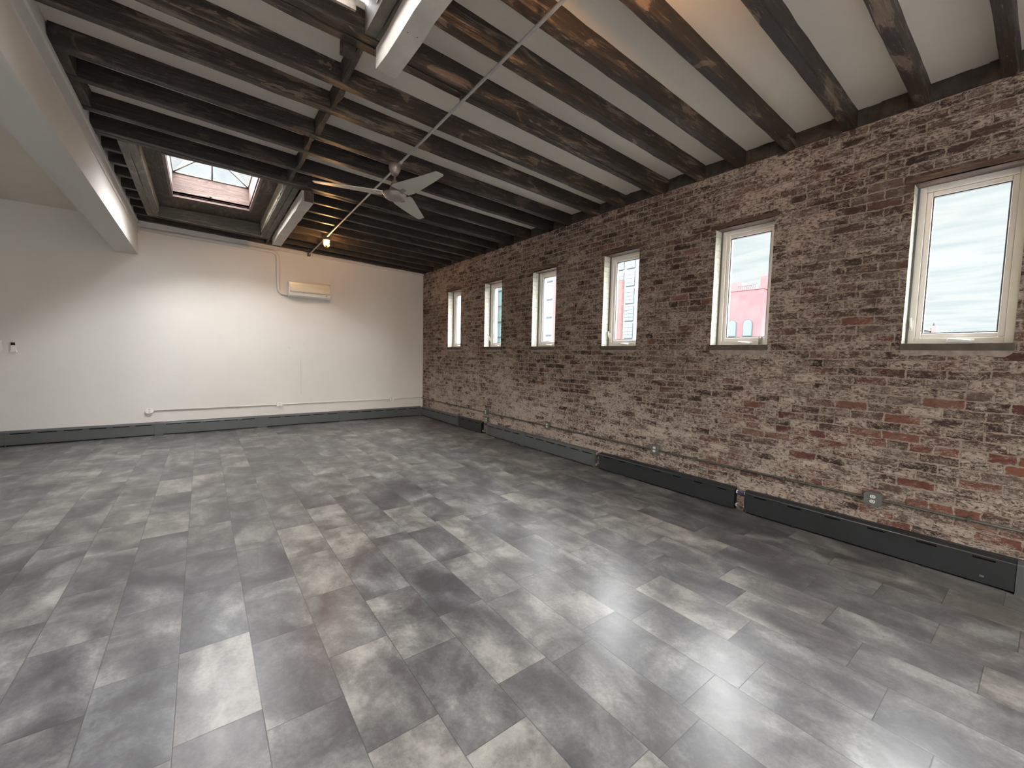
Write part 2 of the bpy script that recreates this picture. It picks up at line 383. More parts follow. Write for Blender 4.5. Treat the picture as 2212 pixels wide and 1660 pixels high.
m = MB(); m.box(XL - 0.2, XR + 0.02, YB, YB + 0.2, -0.1, 3.75)
struct(m.build('wall_back', M['wall']), 'white painted end wall with a cooling unit', 'wall')
def pierced(axis, c0, c1, a0, a1, z1, ops, za, zb_):
    q = MB(); cuts = [a0] + [v for o_ in ops for v in o_] + [a1]
    for i in range(len(cuts) - 1):
        spans = [(-0.1, za), (zb_, z1)] if i % 2 else [(-0.1, z1)]
        for (p, r_) in spans:
            if axis == 'x': q.box(c0, c1, cuts[i], cuts[i + 1], p, r_)
            else: q.box(cuts[i], cuts[i + 1], c0, c1, p, r_)
    return q
m = pierced('x', XL - 0.2, XL, YF, YB, 3.9, [(-2.4, -0.9)], 0.75, 2.6)  # opening added out of view to let fill light in
struct(m.build('wall_left', M['wall']), 'white painted wall on the left', 'wall')
m = pierced('y', YF - 0.2, YF, XL - 0.2, XR + TH, 3.9, [(-1.6, 0.2), (0.7, 2.5)], 0.6, 2.85)  # two unseen openings added behind the camera for fill light
struct(m.build('wall_front', M['wall']), 'white painted wall behind the viewer', 'wall')

# ceiling boards with the two skylight wells left open
HX0, HX1 = -0.64, 1.03
SKY = [(5.87, 8.795), (-0.02, 2.805)]
m = MB()
def slab(x0, x1, y0, y1):
    t = 0.04
    m.hexa([(x0, y0, zc(x0)), (x0, y0, zc(x0) + t), (x0, y1, zc(x0)), (x0, y1, zc(x0) + t),
            (x1, y0, zc(x1)), (x1, y0, zc(x1) + t), (x1, y1, zc(x1)), (x1, y1, zc(x1) + t)])
slab(-0.85, HX0, YF, YB + 0.1); slab(HX1, XR + 0.25, YF, YB + 0.1)
slab(HX0, HX1, YF, SKY[1][0]); slab(HX0, HX1, SKY[1][1], SKY[0][0]); slab(HX0, HX1, SKY[0][1], YB + 0.1)
m.box(XL, -1.06, YF, YB, 3.60, 3.66)
struct(m.build('ceiling', M['ceil']), 'off-white ceiling boards showing between the dark joists', 'ceiling')

# boxed white soffit
m = MB()
m.box(-1.08, -0.81, YF, YB, 3.045, 3.80)
m.box(-0.81, -0.80, YF, YB, 3.405, 3.598)
m.box(-0.80, -0.785, YF, YB, 3.55, 3.592)
struct(m.build('trim_2', M['soffit']), 'boxed white soffit hanging along the left of the joists', 'soffit')
# trim along the top of the end wall
m = MB()
def zt(x): return 3.553 - (x + 0.785) * 0.029
x0, x1 = -0.80, XR
m.hexa([(x0, YB - .03, zt(x0) - .045), (x0, YB - .03, zt(x0)), (x0, YB, zt(x0) - .045), (x0, YB, zt(x0)),
        (x1, YB - .03, zt(x1) - .045), (x1, YB - .03, zt(x1)), (x1, YB, zt(x1) - .045), (x1, YB, zt(x1))])
struct(m.build('trim_3', M['soffit']), 'narrow white trim along the top of the end wall', 'trim')

# ------------------------------------------------------------------ joists
def rough_bar(x0, x1, y0, y1, f0, f1, name, mat, seg=0.16, jit=0.0017, parent=None):
    """a timber along x, bottom f0(x), top f1(x), with uneven arrises"""
    n = max(3, int(abs(x1 - x0) / seg)); bm = bmesh.new(); rings = []
    for i in range(n + 1):
        x = x0 + (x1 - x0) * i / n
        j = lambda: random.gauss(0, jit)
        a, b = f0(x), f1(x)
        ch = 0.006
        pr = [(y0, b), (y0, a + ch), (y0 + ch, a), (y1 - ch, a), (y1, a + ch), (y1, b)]
        rings.append([bm.verts.new((x, py + j() * (0.6 if k in (0, 5) else 1), pz + (0 if k in (0, 5) else j()))) for k, (py, pz) in enumerate(pr)])
    for A, B in zip(rings, rings[1:]):
        for k in range(6): bm.faces.new((A[k], A[(k + 1) % 6], B[(k + 1) % 6], B[k]))
    bm.faces.new(rings[0]); bm.faces.new(rings[-1][::-1])
    q = MB(); q.bm.free(); q.bm = bm
    return q.build(name, mat, parent)

def rough_bar_y(x0, x1, y0, y1, z0, z1, name, mat, seg=0.15, jit=0.004, parent=None):
    n = max(3, int(abs(y1 - y0) / seg)); bm = bmesh.new(); rings = []
    for i in range(n + 1):
        y = y0 + (y1 - y0) * i / n
        j = lambda: random.gauss(0, jit)
        pr = [(x0, z1), (x0, z0), (x1, z0), (x1, z1)]
        rings.append([bm.verts.new((px + j(), y, pz + (j() if k in (1, 2) else 0))) for k, (px, pz) in enumerate(pr)])
    for A, B in zip(rings, rings[1:]):
        for k in range(4): bm.faces.new((A[k], A[(k + 1) % 4], B[(k + 1) % 4], B[k]))
    bm.faces.new(rings[0]); bm.faces.new(rings[-1][::-1])
    q = MB(); q.bm.free(); q.bm = bm
    return q.build(name, mat, parent)

ztop = lambda x: zc(x) + 0.012
#        far face y, near face y, split by a skylight well?
J = [(-0.055, -0.13, 0), (0.350, 0.278, 1), (0.767, 0.694, 1), (1.187, 1.112, 1), (1.613, 1.548, 1), (2.047, 1.970, 1), (2.456, 2.372, 1),
     (2.885, 2.812, 0), (2.967, 2.893, 0), (3.482, 3.405, 0), (3.900, 3.820, 0), (4.430, 4.352, 0), (4.820, 4.745, 0), (5.345, 5.268, 0),
     (5.795, 5.722, 0), (5.870, 5.800, 0), (6.270, 6.197, 2), (6.680, 6.605, 2), (7.090, 7.017, 2), (7.580, 7.507, 2), (8.005, 7.932, 2), (8.430, 8.357, 2),
     (8.872, 8.800, 0), (9.270, 9.195, 0)]
random.seed(11)
G = 'dark timber joists crossing the ceiling'
nj = 0
near = {0: 'outermost', 5: 'lit orange at its left end', 7: 'nearer of a doubled pair', 8: 'farther of a doubled pair',
        11: 'in front of the fan', 14: 'nearer of a doubled pair', 15: 'edging the far skylight', 19: 'near the lit lamp', 22: 'beyond the far skylight', 23: 'against the end wall'}
for i, (yf, yn, split) in enumerate(J):
    x0 = -0.80 if not split else 1.03
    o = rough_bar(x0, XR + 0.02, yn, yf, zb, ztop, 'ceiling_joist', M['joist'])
    extra = near.get(i, '')
    lab = 'dark joist, %s from the top right corner%s' % (ORD[i], (', ' + extra) if extra else '')
    tag(o, lab, 'joist', G)
# short tails left of the far skylight
tails = [j for j in J if j[2] == 2]
for q, (yf, yn, s) in enumerate(tails):
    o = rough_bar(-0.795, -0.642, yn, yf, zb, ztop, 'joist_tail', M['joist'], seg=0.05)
    tag(o, 'short dark joist stub between white soffit and far skylight frame, %s from the near end' % ORD[q], 'joist', 'short joist stubs beside the far skylight')
# bridging blocks
random.seed(5)
bays = [(2.969, 3.403, .882), (3.484, 3.818, .900), (3.902, 4.350, .888), (4.432, 4.743, .868), (4.822, 5.266, .885), (5.347, 5.720, .862), (8.874, 9.193, 1.0)]
names = ['largest, by the nearer white beam', 'second of its row from the near skylight', 'third of its row from the near skylight',
         'left of the fan, fourth of its row', 'fifth of its row', 'touching the doubled joist of the far skylight', 'beyond the far skylight by the end wall']
for (a, b, x), nm in zip(bays, names):
    o = rough_bar_y(x + .006, x + 0.046, a, b, zb(x) + 0.004, zc(x), 'bridging_block', M['joist_y'], 0.12, 0.003)
    tag(o, 'brown timber bridging block between two joists, ' + nm, 'block', 'bridging blocks between the joists')
o = rough_bar_y(0.795, 0.879, 2.970, 3.062, 3.505, 3.60, 'splintered_block', M['joist_y'], 0.04, 0.006)
tag(o, 'splintered brown wood scrap nailed beside the first bridging block', 'block')
for (a, b), nm in zip([(3.484, 3.818), (4.432, 4.743), (4.822, 5.266)], ['nearest of three', 'middle of three', 'farthest of three']):
    o = rough_bar_y(-0.797, -0.725, a, b, zb(-.8) + 0.006, zc(-.8), 'end_block', M['joist_y'], 0.1, 0.003)
    tag(o, 'dark timber block between joist ends against the white soffit, ' + nm, 'block', 'end blocks by the soffit')

# ------------------------------------------------------------------ skylights
def skylight(y0, y1, hy0, hy1, label, which, far):
    """well between y0 and y1, glazed opening between hy0 and hy1"""
    x0, x1 = -0.285, 0.655; zt_ = 3.752; zk = 4.075
    r = thing('skylight', label, 'skylight', (0.19, (y0 + y1) / 2, 3.6))
    # deck of dark boards with the opening cut in it
    d = MB()
    for i in range(12):
        a = HX0 + (HX1 - HX0) * i / 12; b = HX0 + (HX1 - HX0) * (i + 1) / 12 - 0.002
        for (p, q) in ((y0, hy0), (hy1, y1)): d.box(a, b, p, q, zt_, zt_ + 0.02)
        if b < x0 or a > x1: d.box(a, b, hy0, hy1, zt_, zt_ + 0.02)
        elif a < x0: d.box(a, x0, hy0, hy1, zt_, zt_ + 0.02)
        elif b > x1: d.box(x1, b, hy0, hy1, zt_, zt_ + 0.02)
    d.box(HX0, HX1, y0, hy0, zt_ + .021, zt_ + .05); d.box(HX0, HX1, hy1, y1, zt_ + .021, zt_ + .05)
    d.box(HX0, x0, hy0, hy1, zt_ + .021, zt_ + .05); d.box(x1, HX1, hy0, hy1, zt_ + .021, zt_ + .05)
    d.build('well_boards', M['joist_y'], r)
    # moulding round the opening
    mo = MB(); w = 0.035
    for (a, b, c, e) in ((x0 - w, x1 + w, hy1, hy1 + w), (x0 - w, x1 + w, hy0 - w, hy0), (x0 - w, x0, hy0, hy1), (x1, x1 + w, hy0, hy1)):
        mo.box(a, b, c, e, zt_ - 0.03, zt_)
    mo.build('moulding', M['trim_wood'], r, bevel=0.006)
    # curb
    c = MB(); t = 0.04
    c.box(x0 - t, x1 + t, hy1, hy1 + t, zt_ - .01, zk); c.box(x0 - t, x1 + t, hy0 - t, hy0, zt_ - .01, zk)
    c.box(x0 - t, x0, hy0, hy1, zt_ - .01, zk); c.box(x1, x1 + t, hy0, hy1, zt_ - .01, zk)
    cb = c.build('curb', M['stained'], r)
    kn = MB(); kn.lathe([(0.0, 0), (0.016, 0.0), (0.016, 0.008), (0.0, 0.008)], (0, 0, 0), 12)
    ko = kn.build('screw_plug', M['trim_wood'], r)
    ko.matrix_parent_inverse = Matrix.Identity(4); ko.rotation_euler = (PI / 2, 0, 0)
    ko.location = Vector((0.16, hy1 - 0.001, zk - 0.25)) - Vector(r.location)
    # hipped glazing
    xa = (x0 + x1) / 2; ra = hy0 + 0.42; rb = hy1 - 0.42; zr = zk + 0.24
    A, B, C_, D = (x0, hy0, zk), (x1, hy0, zk), (x1, hy1, zk), (x0, hy1, zk); R0, R1 = (xa, ra, zr), (xa, rb, zr)
    g = MB(); g.poly([A, B, R0]); g.poly([B, C_, R1, R0]); g.poly([C_, D, R1]); g.poly([D, A, R0, R1]); g.build('pane', M['sky_glass'], r)
    f = MB(); rr = 0.014
    for p, q in ((A, R0), (B, R0), (C_, R1), (D, R1), (R0, R1), ((xa, hy1, zk), R1), ((xa, hy0, zk), R0),
                 (A, B), (B, C_), (C_, D), (D, A), ((x0, (ra + rb) / 2, zk), (xa, (ra + rb) / 2, zr)), ((x1, (ra + rb) / 2, zk), (xa, (ra + rb) / 2, zr))):
        f.tube([p, q], rr, 6)
    f.build('glazing_bars', M['box_grey'], r)
    # timbers edging the well
    for k, (a, b, sd) in enumerate(((-0.638, -0.567, 'left'), (-0.563, -0.492, 'left'), (0.882, 0.953, 'right'), (0.957, 1.028, 'right'))):
        o = rough_bar_y(a, b, y0 + .003, y1 - (0.0 if far else .003), zb((a + b) / 2) + (0.004 if k % 3 else 0), 3.80, 'trimmer', M['grey_timber_y'], 0.2, 0.002, r)
    for xx, sgn in ((-0.491, 1), (0.881, -1)):
        l = MB(); random.seed(9 if sgn > 0 else 10)
        y = y0 + 0.25
        while y < y1 - 0.25:
            w_ = random.uniform(0.05, 0.10); l.box(xx, xx + sgn * 0.006, y, y + w_ - 0.008, 3.62 + random.uniform(-.012, .01) if sgn > 0 else 3.57 + random.uniform(-.012, .01), 3.75); y += w_
        l.build('lath_strip', M['raw'], r)
    if far:
        h = rough_bar(-0.488, 0.878, y1 - 0.09, y1 - 0.002, lambda x: zb(x) + 0.006, lambda x: 3.752, 'header', M['grey_timber'], 0.2, 0.003, r)
    return r
skylight(5.87, 8.795, 6.35, 7.95, 'far skylight well with hipped glazing and brown timber curb, near the white end wall', 'far', True)
sk2 = skylight(-0.02, 2.808, 0.75, 2.74, 'near skylight well cut off by the top edge of the view', 'near', False)
# pale peeling board inside the near well (far side)
bd = MB(); bd.box(-0.488, 0.62, 2.712, 2.736, 3.60, 4.06); bd.box(0.62, 0.80, 2.716, 2.736, 3.58, 3.748); bd.build('peeling_board', M['mortar_bed'], sk2)

# white painted beams under the joists
def white_beam(x0, x1, y0, y1, z0, label, cap):
    r = thing('painted_beam', label, 'beam', ((x0 + x1) / 2, (y0 + y1) / 2, z0), 'white painted beams under the joists')
    random.seed(int(y1 * 10))
    o = rough_bar_y(x0, x1, y0, y1, z0, zb((x0 + x1) / 2) - 0.002, 'beam', M['whitewood'], 0.2, 0.0035, r)
    if cap:
        c = MB(); c.box(x0 + 0.03, x1 - 0.002, y0 - 0.02, y0 - 0.004, z0 + 0.004, zb(x0) - 0.002); c.build('raw_end_block', M['lintel'], r)
    c = MB()
    for k in range(9):
        yy = y0 + (y1 - y0) * (k + .5) / 9
        for xx in (x0 + 0.035, x1 - 0.035): c.lathe([(0, -0.0015), (0.003, -0.0015), (0.003, 0.004), (0, 0.004)], (xx, yy, z0), 8)
    c.build('nail_heads', M['slot'], r)
    return r
white_beam(1.045, 1.18, 5.86, 8.56, 3.385, 'white painted beam hung below the joists right of the far skylight', True)
white_beam(0.975, 1.105, 0.2, 2.87, 3.38, 'white painted beam hung below the joists by the near skylight', False)

# ------------------------------------------------------------------ windows
def window(i, yj, lever):
    a, b = yj - WW, yj
    r = bpy.data.objects.new('window_%d' % i, None); COL.objects.link(r); r.location = (XR + .1, (a + b) / 2, ZS)
    fx0, fx1 = 4.42, 4.50
    f = MB(); f.frame(a + .004, b - .004, ZS, ZH, 0.045, fx0, fx1); f.build('frame', M['vinyl'], r, bevel=0.004)
    s = MB(); s.frame(a + .05, b - .05, ZS + .046, ZH - .046, 0.032, fx0 + .018, fx1 - .01); s.build('sash', M['vinyl2'], r, bevel=0.005)
    bd_ = MB(); bd_.frame(a + .082, b - .082, ZS + .078, ZH - .078, 0.008, fx0 + .03, fx0 + .06); bd_.build('glazing_bead', M['heater'], r)
    g = MB(); g.box(fx0 + .044, fx0 + .048, a + .083, b - .083, ZS + .079, ZH - .079); g.build('pane', M['glass'], r)
    # seal strip between frame and painted brick
    sl = MB(); sl.box(fx0 - .012, fx0 + .01, b - .012, b - .0005, ZS, ZH); sl.build('seal_strip', M['box_grey'], r)
    # crank handle on the bottom rail
    yc = (a + b) / 2 - 0.02
    c = MB(); c.box(fx0 - .016, fx0, yc - .07, yc + .07, ZS + .012, ZS + .030)
    c.tube([(fx0 - .02, yc + .06, ZS + .034), (fx0 - .03, yc, ZS + .028), (fx0 - .03, yc - .05, ZS + .020)], 0.006, 8)
    c.build('crank_handle', M['vinyl2'], r, bevel=0.003)
    if lever:
        l = MB(); l.box(fx0 - .010, fx0, b - .036, b - .018, ZS + .10, ZS + .18)
        l.tube([(fx0 - .012, b - .026, ZS + .11), (fx0 - .03, b - .026, ZS + .14), (fx0 - .03, b - .024, ZS + .20)], 0.006, 8)
        l.build('lock_lever', M['vinyl2'], r)
    # stone sill
    q = MB(); q.box(XR - .016, fx1, a - .006, b + .006, ZS - .052, ZS - .001); q.build('sill', M['sill'], r, bevel=0.004)
    # mortar bed under the sill
    random.seed(i)
    q = MB(); n = 18
    pts = [(XR - .006, a + .0 + (b - a) * k / n, ZS - .055 - (0.036 + 0.006 * math.sin(k * .9 + i) + random.uniform(-.005, .005)) * (0.5 if k in (0, n) else 1)) for k in range(n + 1)]
    pts += [(XR - .006, b, ZS - .052), (XR - .006, a, ZS - .052)]
    q.prism(pts, (0.05, 0, 0)); q.build('mortar_bed', M['mortar_bed'], r)
    # timber lintel, slightly arched on the far windows
    q = MB(); n = 14; rise = 0.035 if i <= 3 else 0.008
    top = []; bot = []
    for k in range(n + 1):
        t = k / n; y = a - .035 + (b - a + .085) * t
        hh = rise * 4 * t * (1 - t)
        top.append((XR - .014, y, ZH + .038 + hh + random.uniform(-.003, .003))); bot.append((XR - .014, y, ZH + .001 + hh * .55 + random.uniform(0, .003)))
    q.prism(top + bot[::-1], (0.10, 0, 0)); q.build('lintel', M['lintel'], r)
    o = MB(); o.box(XR + .0, XR + TH + .01, a, b, ZH - .004, ZH + .012); o.build('head_board', M['lintel'], r)
    return r
for i, y in enumerate(WIN[:7]):
    w = window(i + 1, y, (i + 1) in (2, 4, 6))
    w['kind'] = 'structure'
    w['label'] = ['narrow white casement window next to the end wall', 'second narrow white casement window from the end wall', 'third white casement window from the end wall',
                  'white casement window showing a tower block outside', 'white casement window showing a pink building outside', 'largest white casement window, at the right edge, showing cloudy sky',
                  'white casement window just outside the right edge of the view'][i]
    w['category'] = 'window'

# upright white clip on the fifth sill
c = MB()
c.box(4.325, 4.355, 1.742, 1.746, ZS - .001, ZS + .075); c.box(4.325, 4.355, 1.766, 1.770, ZS - .001, ZS + .075); c.box(4.352, 4.356, 1.742, 1.770, ZS - .001, ZS + .055)
tag(c.build('sill_bracket', M['emt']), 'small white channel bracket standing on the sill of the pink-building window', 'bracket')
# timber block built into the brickwork
c = MB(); c.box(XR - .008, XR + .05, 9.03, 9.27, 2.475, 2.52)
tag(c.build('nailing_block', M['joist_y'], bevel=0.004), 'small dark timber block set in the brick wall beside the white corner', 'block')

# ------------------------------------------------------------------ baseboard heaters
def heater(axis, a, b, mat, caps, label, open_end=None, group='baseboard heaters', fullslots=True):
    """axis 'y': along the brick wall; axis 'x': along the end wall. caps: list of (from,to)"""
    D, H = 0.066, 0.226
    if axis == 'y': P = lambda t, d, z: (XR - d, t, z); base = (XR - .03, (a + b) / 2, 0)
    else: P = lambda t, d, z: (t, YB - d, z); base = ((a + b) / 2, YB - .03, 0)
    r = thing('baseboard_heater', label, 'heater', base, group)
    def bx(q, t0, t1, d0, d1, z0, z1):
        p, s_ = P(t0, d0, z0), P(t1, d1, z1); q.box(p[0], s_[0], p[1], s_[1], p[2], s_[2])
    q = MB(); bx(q, a, b, 0.0005, 0.004, 0.0, H); q.build('back_plate', M['heater_dark'], r)
    # hood
    q = MB()
    prof = [(0.004, H), (0.030, H - .002), (D - .004, H - .020), (D, H - .026), (D, H - .030), (D - .008, H - .024), (0.030, H - .007), (0.004, H - .004)]
    q.prism([P(a, d, z) for d, z in prof], Vector(P(b, 0, 0)) - Vector(P(a, 0, 0))); q.build('hood', mat, r)
    # front panel with a row of slots along its top
    q = MB(); z0, z1 = 0.018, H - .030; s0, s1 = z1 - .020, z1 - .006
    bx(q, a, b, D - .004, D, z0, s0); bx(q, a, b, D - .004, D, s1, z1)
    L = b - a; n = max(1, round(L / (0.29 if axis == 'x' else 0.27))); pitch = L / n
    for k in range(n):
        gap = pitch * (0.26 if fullslots else 0.62)
        t = a + k * pitch
        bx(q, t, t + gap / 2, D - .004, D, s0, s1); bx(q, t + pitch - gap / 2, t + pitch, D - .004, D, s0, s1)
    q.build('front_panel', mat, r)
    q = MB(); bx(q, a + .01, b - .01, 0.010, D - .008, 0.012, H - .034); q.build('fin_element', M['heater_in'], r)
    q_n = max(2, round(L / 0.8))
    for k in range(q_n):
        q = MB(); t = a + L * (k + .5) / q_n; bx(q, t - .012, t + .012, 0.004, D - .006, 0.0, 0.014)
        q.build('foot_bracket', M['heater_dark'], r)
    for (c0, c1) in caps:
        q = MB()
        pr = [(0.0, 0.0), (D + .004, 0.0), (D + .004, H - .026), (D + .001, H - .016), (0.030, H + .003), (0.0, H + .003)]
        q.prism([P(c0, d, z) for d, z in pr], Vector(P(c1, 0, 0)) - Vector(P(c0, 0, 0))); q.build('end_cap', M['heater'], r, bevel=0.002)
    return r
hb = [(-3.9, -2.36), (-2.34, -0.69), (-0.57, 0.818), (0.981, 2.325), (2.488, 4.158)]
cb = [[(-2.36, -2.34)], [(-0.69, -0.57)], [(0.818, 0.981)], [(2.325, 2.488)], [(4.158, 4.222)]]
hl = ['grey baseboard heater at the left edge of the end wall', 'grey baseboard heater on the end wall, leftmost full-length section',
      'grey baseboard heater below the left outlet conduit, second section', 'grey baseboard heater on the end wall below the cooling unit',
      'grey baseboard heater on the end wall, reaching the brick corner']
for (a, b), c, l in zip(hb, cb, hl): heater('x', a, b, M['heater'], c, l, group='heaters along the end wall')
heater('y', 7.475, 9.235, M['heater'], [(7.455, 7.475)], 'grey baseboard heater on the brick wall, farthest, in the corner', group='heaters along the brick wall')
heater('y', 6.545, 7.375, M['heater_dark'], [], 'short black baseboard heater on the brick wall, second from the corner', group='heaters along the brick wall', fullslots=False)
heater('y', 5.33, 6.335, M['heater'], [(5.22, 5.33)], 'grey baseboard heater on the brick wall below the low extra outlet', group='heaters along the brick wall')
heater('y', 3.715, 5.218, M['heater'], [(3.70, 3.715)], 'grey baseboard heater on the brick wall ending at the bare gap', group='heaters along the brick wall')
heater('y', 1.862, 3.625, M['heater_dark'], [], 'long black baseboard heater on the brick wall below the middle outlet', group='heaters along the brick wall', fullslots=False)
hh = heater('y', 0.072, 1.765, M['heater_dark'], [], 'long black baseboard heater on the brick wall nearest the viewer', group='heaters along the brick wall', fullslots=False)
q = MB(); q.box(XR - .069, XR - .0655, 0.205, 0.225, 0.058, 0.070); q.build('spring_clip', M['alu'], hh)
heater('y', -1.6, 0.02, M['heater'], [(0.02, 0.070)], 'grey heater end cap at the right edge of the view', group='heaters along the brick wall')

# pipes in the gap between the two black heaters
def pipe(y0, y1, z, mat, label, x=XR - 0.028, r=0.009):
    t = thing('heater_pipe', label, 'pipe', (x, (y0 + y1) / 2, z), 'pipes in the heater gaps')
    q = MB(); q.tube([(x, y0 - .008, z), (x, y1 + .008, z)], r, 10); q.build('tube', mat, t)
    for y in (y0 + .004, y1 - .012):
        q = MB(); q.tube([(x, y, z), (x, y + .008, z)], r * 1.9, 12); q.build('collar', M['socket'], t)
pipe(1.768, 1.859, 0.185, M['pipe_blue'], 'blue wrapped pipe crossing the gap between black heaters, upper of two')
pipe(1.768, 1.859, 0.052, M['copper'], 'tarnished pipe crossing the gap between black heaters, lower of two')
pipe(3.628, 3.698, 0.040, M['emt_dark'], 'dull pipe low in the bare gap before the long black heater')
pipe(3.628, 3.698, 0.190, M['emt_dark'], 'dull pipe high in the bare gap before the long black heater')
pipe(6.338, 6.542, 0.050, M['alu'], 'metal pipe in the open heater gap under the low extra outlet')
q = MB(); q.box(XR - .05, XR - .006, 6.39, 6.395, 0.03, 0.18); q.box(XR - .05, XR - .045, 6.36, 6.40, 0.03, 0.18)
tag(q.build('bent_plate', M['alu']), 'crumpled bright metal plate in the open heater gap', 'plate')

# ------------------------------------------------------------------ conduit and outlets on the brick wall
def conduit(pts, r, mat, label, clips, cd=None, group='surface conduits'):
    t = thing('wall_conduit', label, 'conduit', pts[0], group)
    q = MB(); q.tube(pts, r, 10); q.build('pipe', mat, t)
    for c in clips:
        q = MB(); q.box(*c); q.build('clip', mat, t)
    return t
ZC = 0.418; XC = XR - 0.022
conduit([(XC, y, ZC + (0.006 if y > 8 else 0)) for y in (9.30, 8.5, 7, 5, 3, 1, -0.6)], 0.0095, M['emt_dark'], 'grey metal conduit running low along the brick wall',
        [(XR - .034, XR - .0005, y - .008, y + .008, ZC - .018, ZC + .018) for y in (7.6, 5.6, 3.9, 2.3, 1.45, 0.3)])
def outlet(P, w, h, d, mat, label, name='power_outlet', oct_=False, group=None, duplex=True, side=1):
    """P(t,d,z) maps along-wall, depth, height to world"""
    t = thing(name, label, 'outlet', P(0, 0, 0), group)
    q = MB()
    ch = w * 0.16 if oct_ else 0.003
    pr = [(-w / 2 + ch, -h / 2), (w / 2 - ch, -h / 2), (w / 2, -h / 2 + ch), (w / 2, h / 2 - ch), (w / 2 - ch, h / 2), (-w / 2 + ch, h / 2), (-w / 2, h / 2 - ch), (-w / 2, -h / 2 + ch)]
    ex = Vector(P(0, d, 0)) - Vector(P(0, 0.0005, 0))
    q.prism([P(a, 0.0005, b) for a, b in pr], ex); q.build('box', mat, t, bevel=0.002)
    if duplex:
        for s_ in (1, -1):
            q = MB(); n = 16; pts = []
            for k in range(n):
                an = 2 * PI * k / n; yy = max(-.0125, min(.0125, math.sin(an) * .0165))
                pts.append(P(math.cos(an) * 0.0175, d, yy + s_ * 0.0195))
            dv = Vector(P(0, d + .003, 0)) - Vector(P(0, d, 0)); q.prism(pts, dv)
            so = q.build('socket_face', M['socket'], t)
            q = MB()
            for (u, v, wu, wv) in ((-.0065, .003, .0016, .004), (.0065, .003, .0016, .004), (0, -.007, .0024, .0024)):
                p0 = P(u - wu, d + .0028, s_ * .0195 + v - wv); p1 = P(u + wu, d + .0036, s_ * .0195 + v + wv)
                q.box(p0[0], p1[0], p0[1], p1[1], p0[2], p1[2])
            q.build('slots', M['slot'], t)
    return t
def PB(y, z): return lambda t, d, zz: (XR - d, y + t, z + zz)
def PW(x, z): return lambda t, d, zz: (x + t, YB - d, z + zz)
GO = 'grey outlets on the brick wall'
outlet(PB(0.815, .420), .112, .108, .05, M['box_grey'], 'large grey outlet box with white sockets, nearest on the brick wall', oct_=True, group=GO)
outlet(PB(2.80, .430), .100, .105, .05, M['box_grey'], 'grey outlet box with white sockets above the long black heater', group=GO)
outlet(PB(4.70, .430), .075, .105, .05, M['box_grey'], 'small grey outlet box above the middle grey heater', group=GO)
outlet(PB(6.43, .430), .075, .105, .05, M['box_grey'], 'small grey outlet box on the conduit, above the low extra outlet', group=GO)
outlet(PB(6.40, .285), .070, .105, .05, M['box_grey'], 'low extra grey outlet right above the heater gap', group=GO)
outlet(PB(8.73, .430), .055, .075, .045, M['box_grey'], 'small grey outlet box near the corner on the brick wall', group=GO, duplex=False)
# white conduit and outlets on the end wall
conduit([(-0.68, YB - .014, .428), (1.2, YB - .014, .432), (3.5, YB - .014, .436), (4.27, YB - .014, .438)], 0.009, M['white_pl'], 'thin white conduit running low along the end wall',
        [(x - .006, x + .006, YB - .024, YB - .0005, .418, .446) for x in (0.3, 2.3, 4.0)])
GW = 'white outlets on the end wall'
for x, l in ((-0.745, 'left'), (1.205, 'middle'), (3.50, 'right')):
    outlet(PW(x, .430), .100, .088, .04, M['white_pl'], 'white wall outlet on the end wall, %s of three' % l, oct_=True, group=GW)

# ------------------------------------------------------------------ things on the end wall
# split cooling unit
t = thing('air_conditioner', 'cream wall-mounted cooling unit high on the end wall', 'air conditioner', (1.76, YB - .1, 2.56))
x0, x1 = 1.385, 2.148
q = MB(); q.prism([(x0, YB - .0005, 2.585), (x0, YB - .0005, 2.868), (x0, YB - .165, 2.868), (x0, YB - .185, 2.850), (x0, YB - .188, 2.655), (x0, YB - .165, 2.600), (x0, YB - .12, 2.572)], (x1 - x0, 0, 0))
q.build('housing', M['white_pl'], t, bevel=0.006)
q = MB(); q.prism([(x0 + .012, YB - .186, 2.672), (x0 + .012, YB - .183, 2.856), (x0 + .012, YB - .196, 2.848), (x0 + .012, YB - .202, 2.76), (x0 + .012, YB - .199, 2.680)], (x1 - x0 - .02, 0, 0))
q.build('front_cover', M['cream_pl'], t, bevel=0.003)
q = MB(); q.prism([(x0 + .07, YB - .1905, 2.648), (x0 + .07, YB - .172, 2.604), (x0 + .07, YB - .178, 2.602), (x0 + .07, YB - .196, 2.646)], (x1 - x0 - .22, 0, 0))
q.build('louvre', M['white_pl'], t)
q = MB(); q.box(x0 + .064, x1 - .146, YB - .189, YB - .186, 2.650, 2.653); q.box(x0 + .012, x1 - .008, YB - .1905, YB - .186, 2.662, 2.668)
q.build('shadow_gap', M['slot'], t)
q = MB(); q.box(x1 - .095, x1 - .07, YB - .1905, YB - .186, 2.634, 2.644); q.build('indicator', M['heater'], t)
# cover duct for its pipes
pts = [(-0.77, YB - .029, 3.465), (1.12, YB - .029, 3.412)]
for k in range(1, 8):
    a = PI / 2 * k / 8; pts.append((1.12 + .10 * math.sin(a), YB - .029, 3.412 - .10 * (1 - math.cos(a))))
pts += [(1.222, YB - .029, 3.30), (1.222, YB - .029, 2.74)]
for k in range(1, 8):
    a = PI / 2 * k / 8; pts.append((1.222 + .10 * (1 - math.cos(a)), YB - .029, 2.72 - .10 * math.sin(a)))
pts += [(1.33, YB - .029, 2.618), (1.384, YB - .029, 2.618)]
q = MB(); q.tube(pts, 0.028, 12)
o = q.build('pipe_cover', M['wall']); tag(o, 'white pipe cover bending down the end wall to the cooling unit', 'pipe cover')
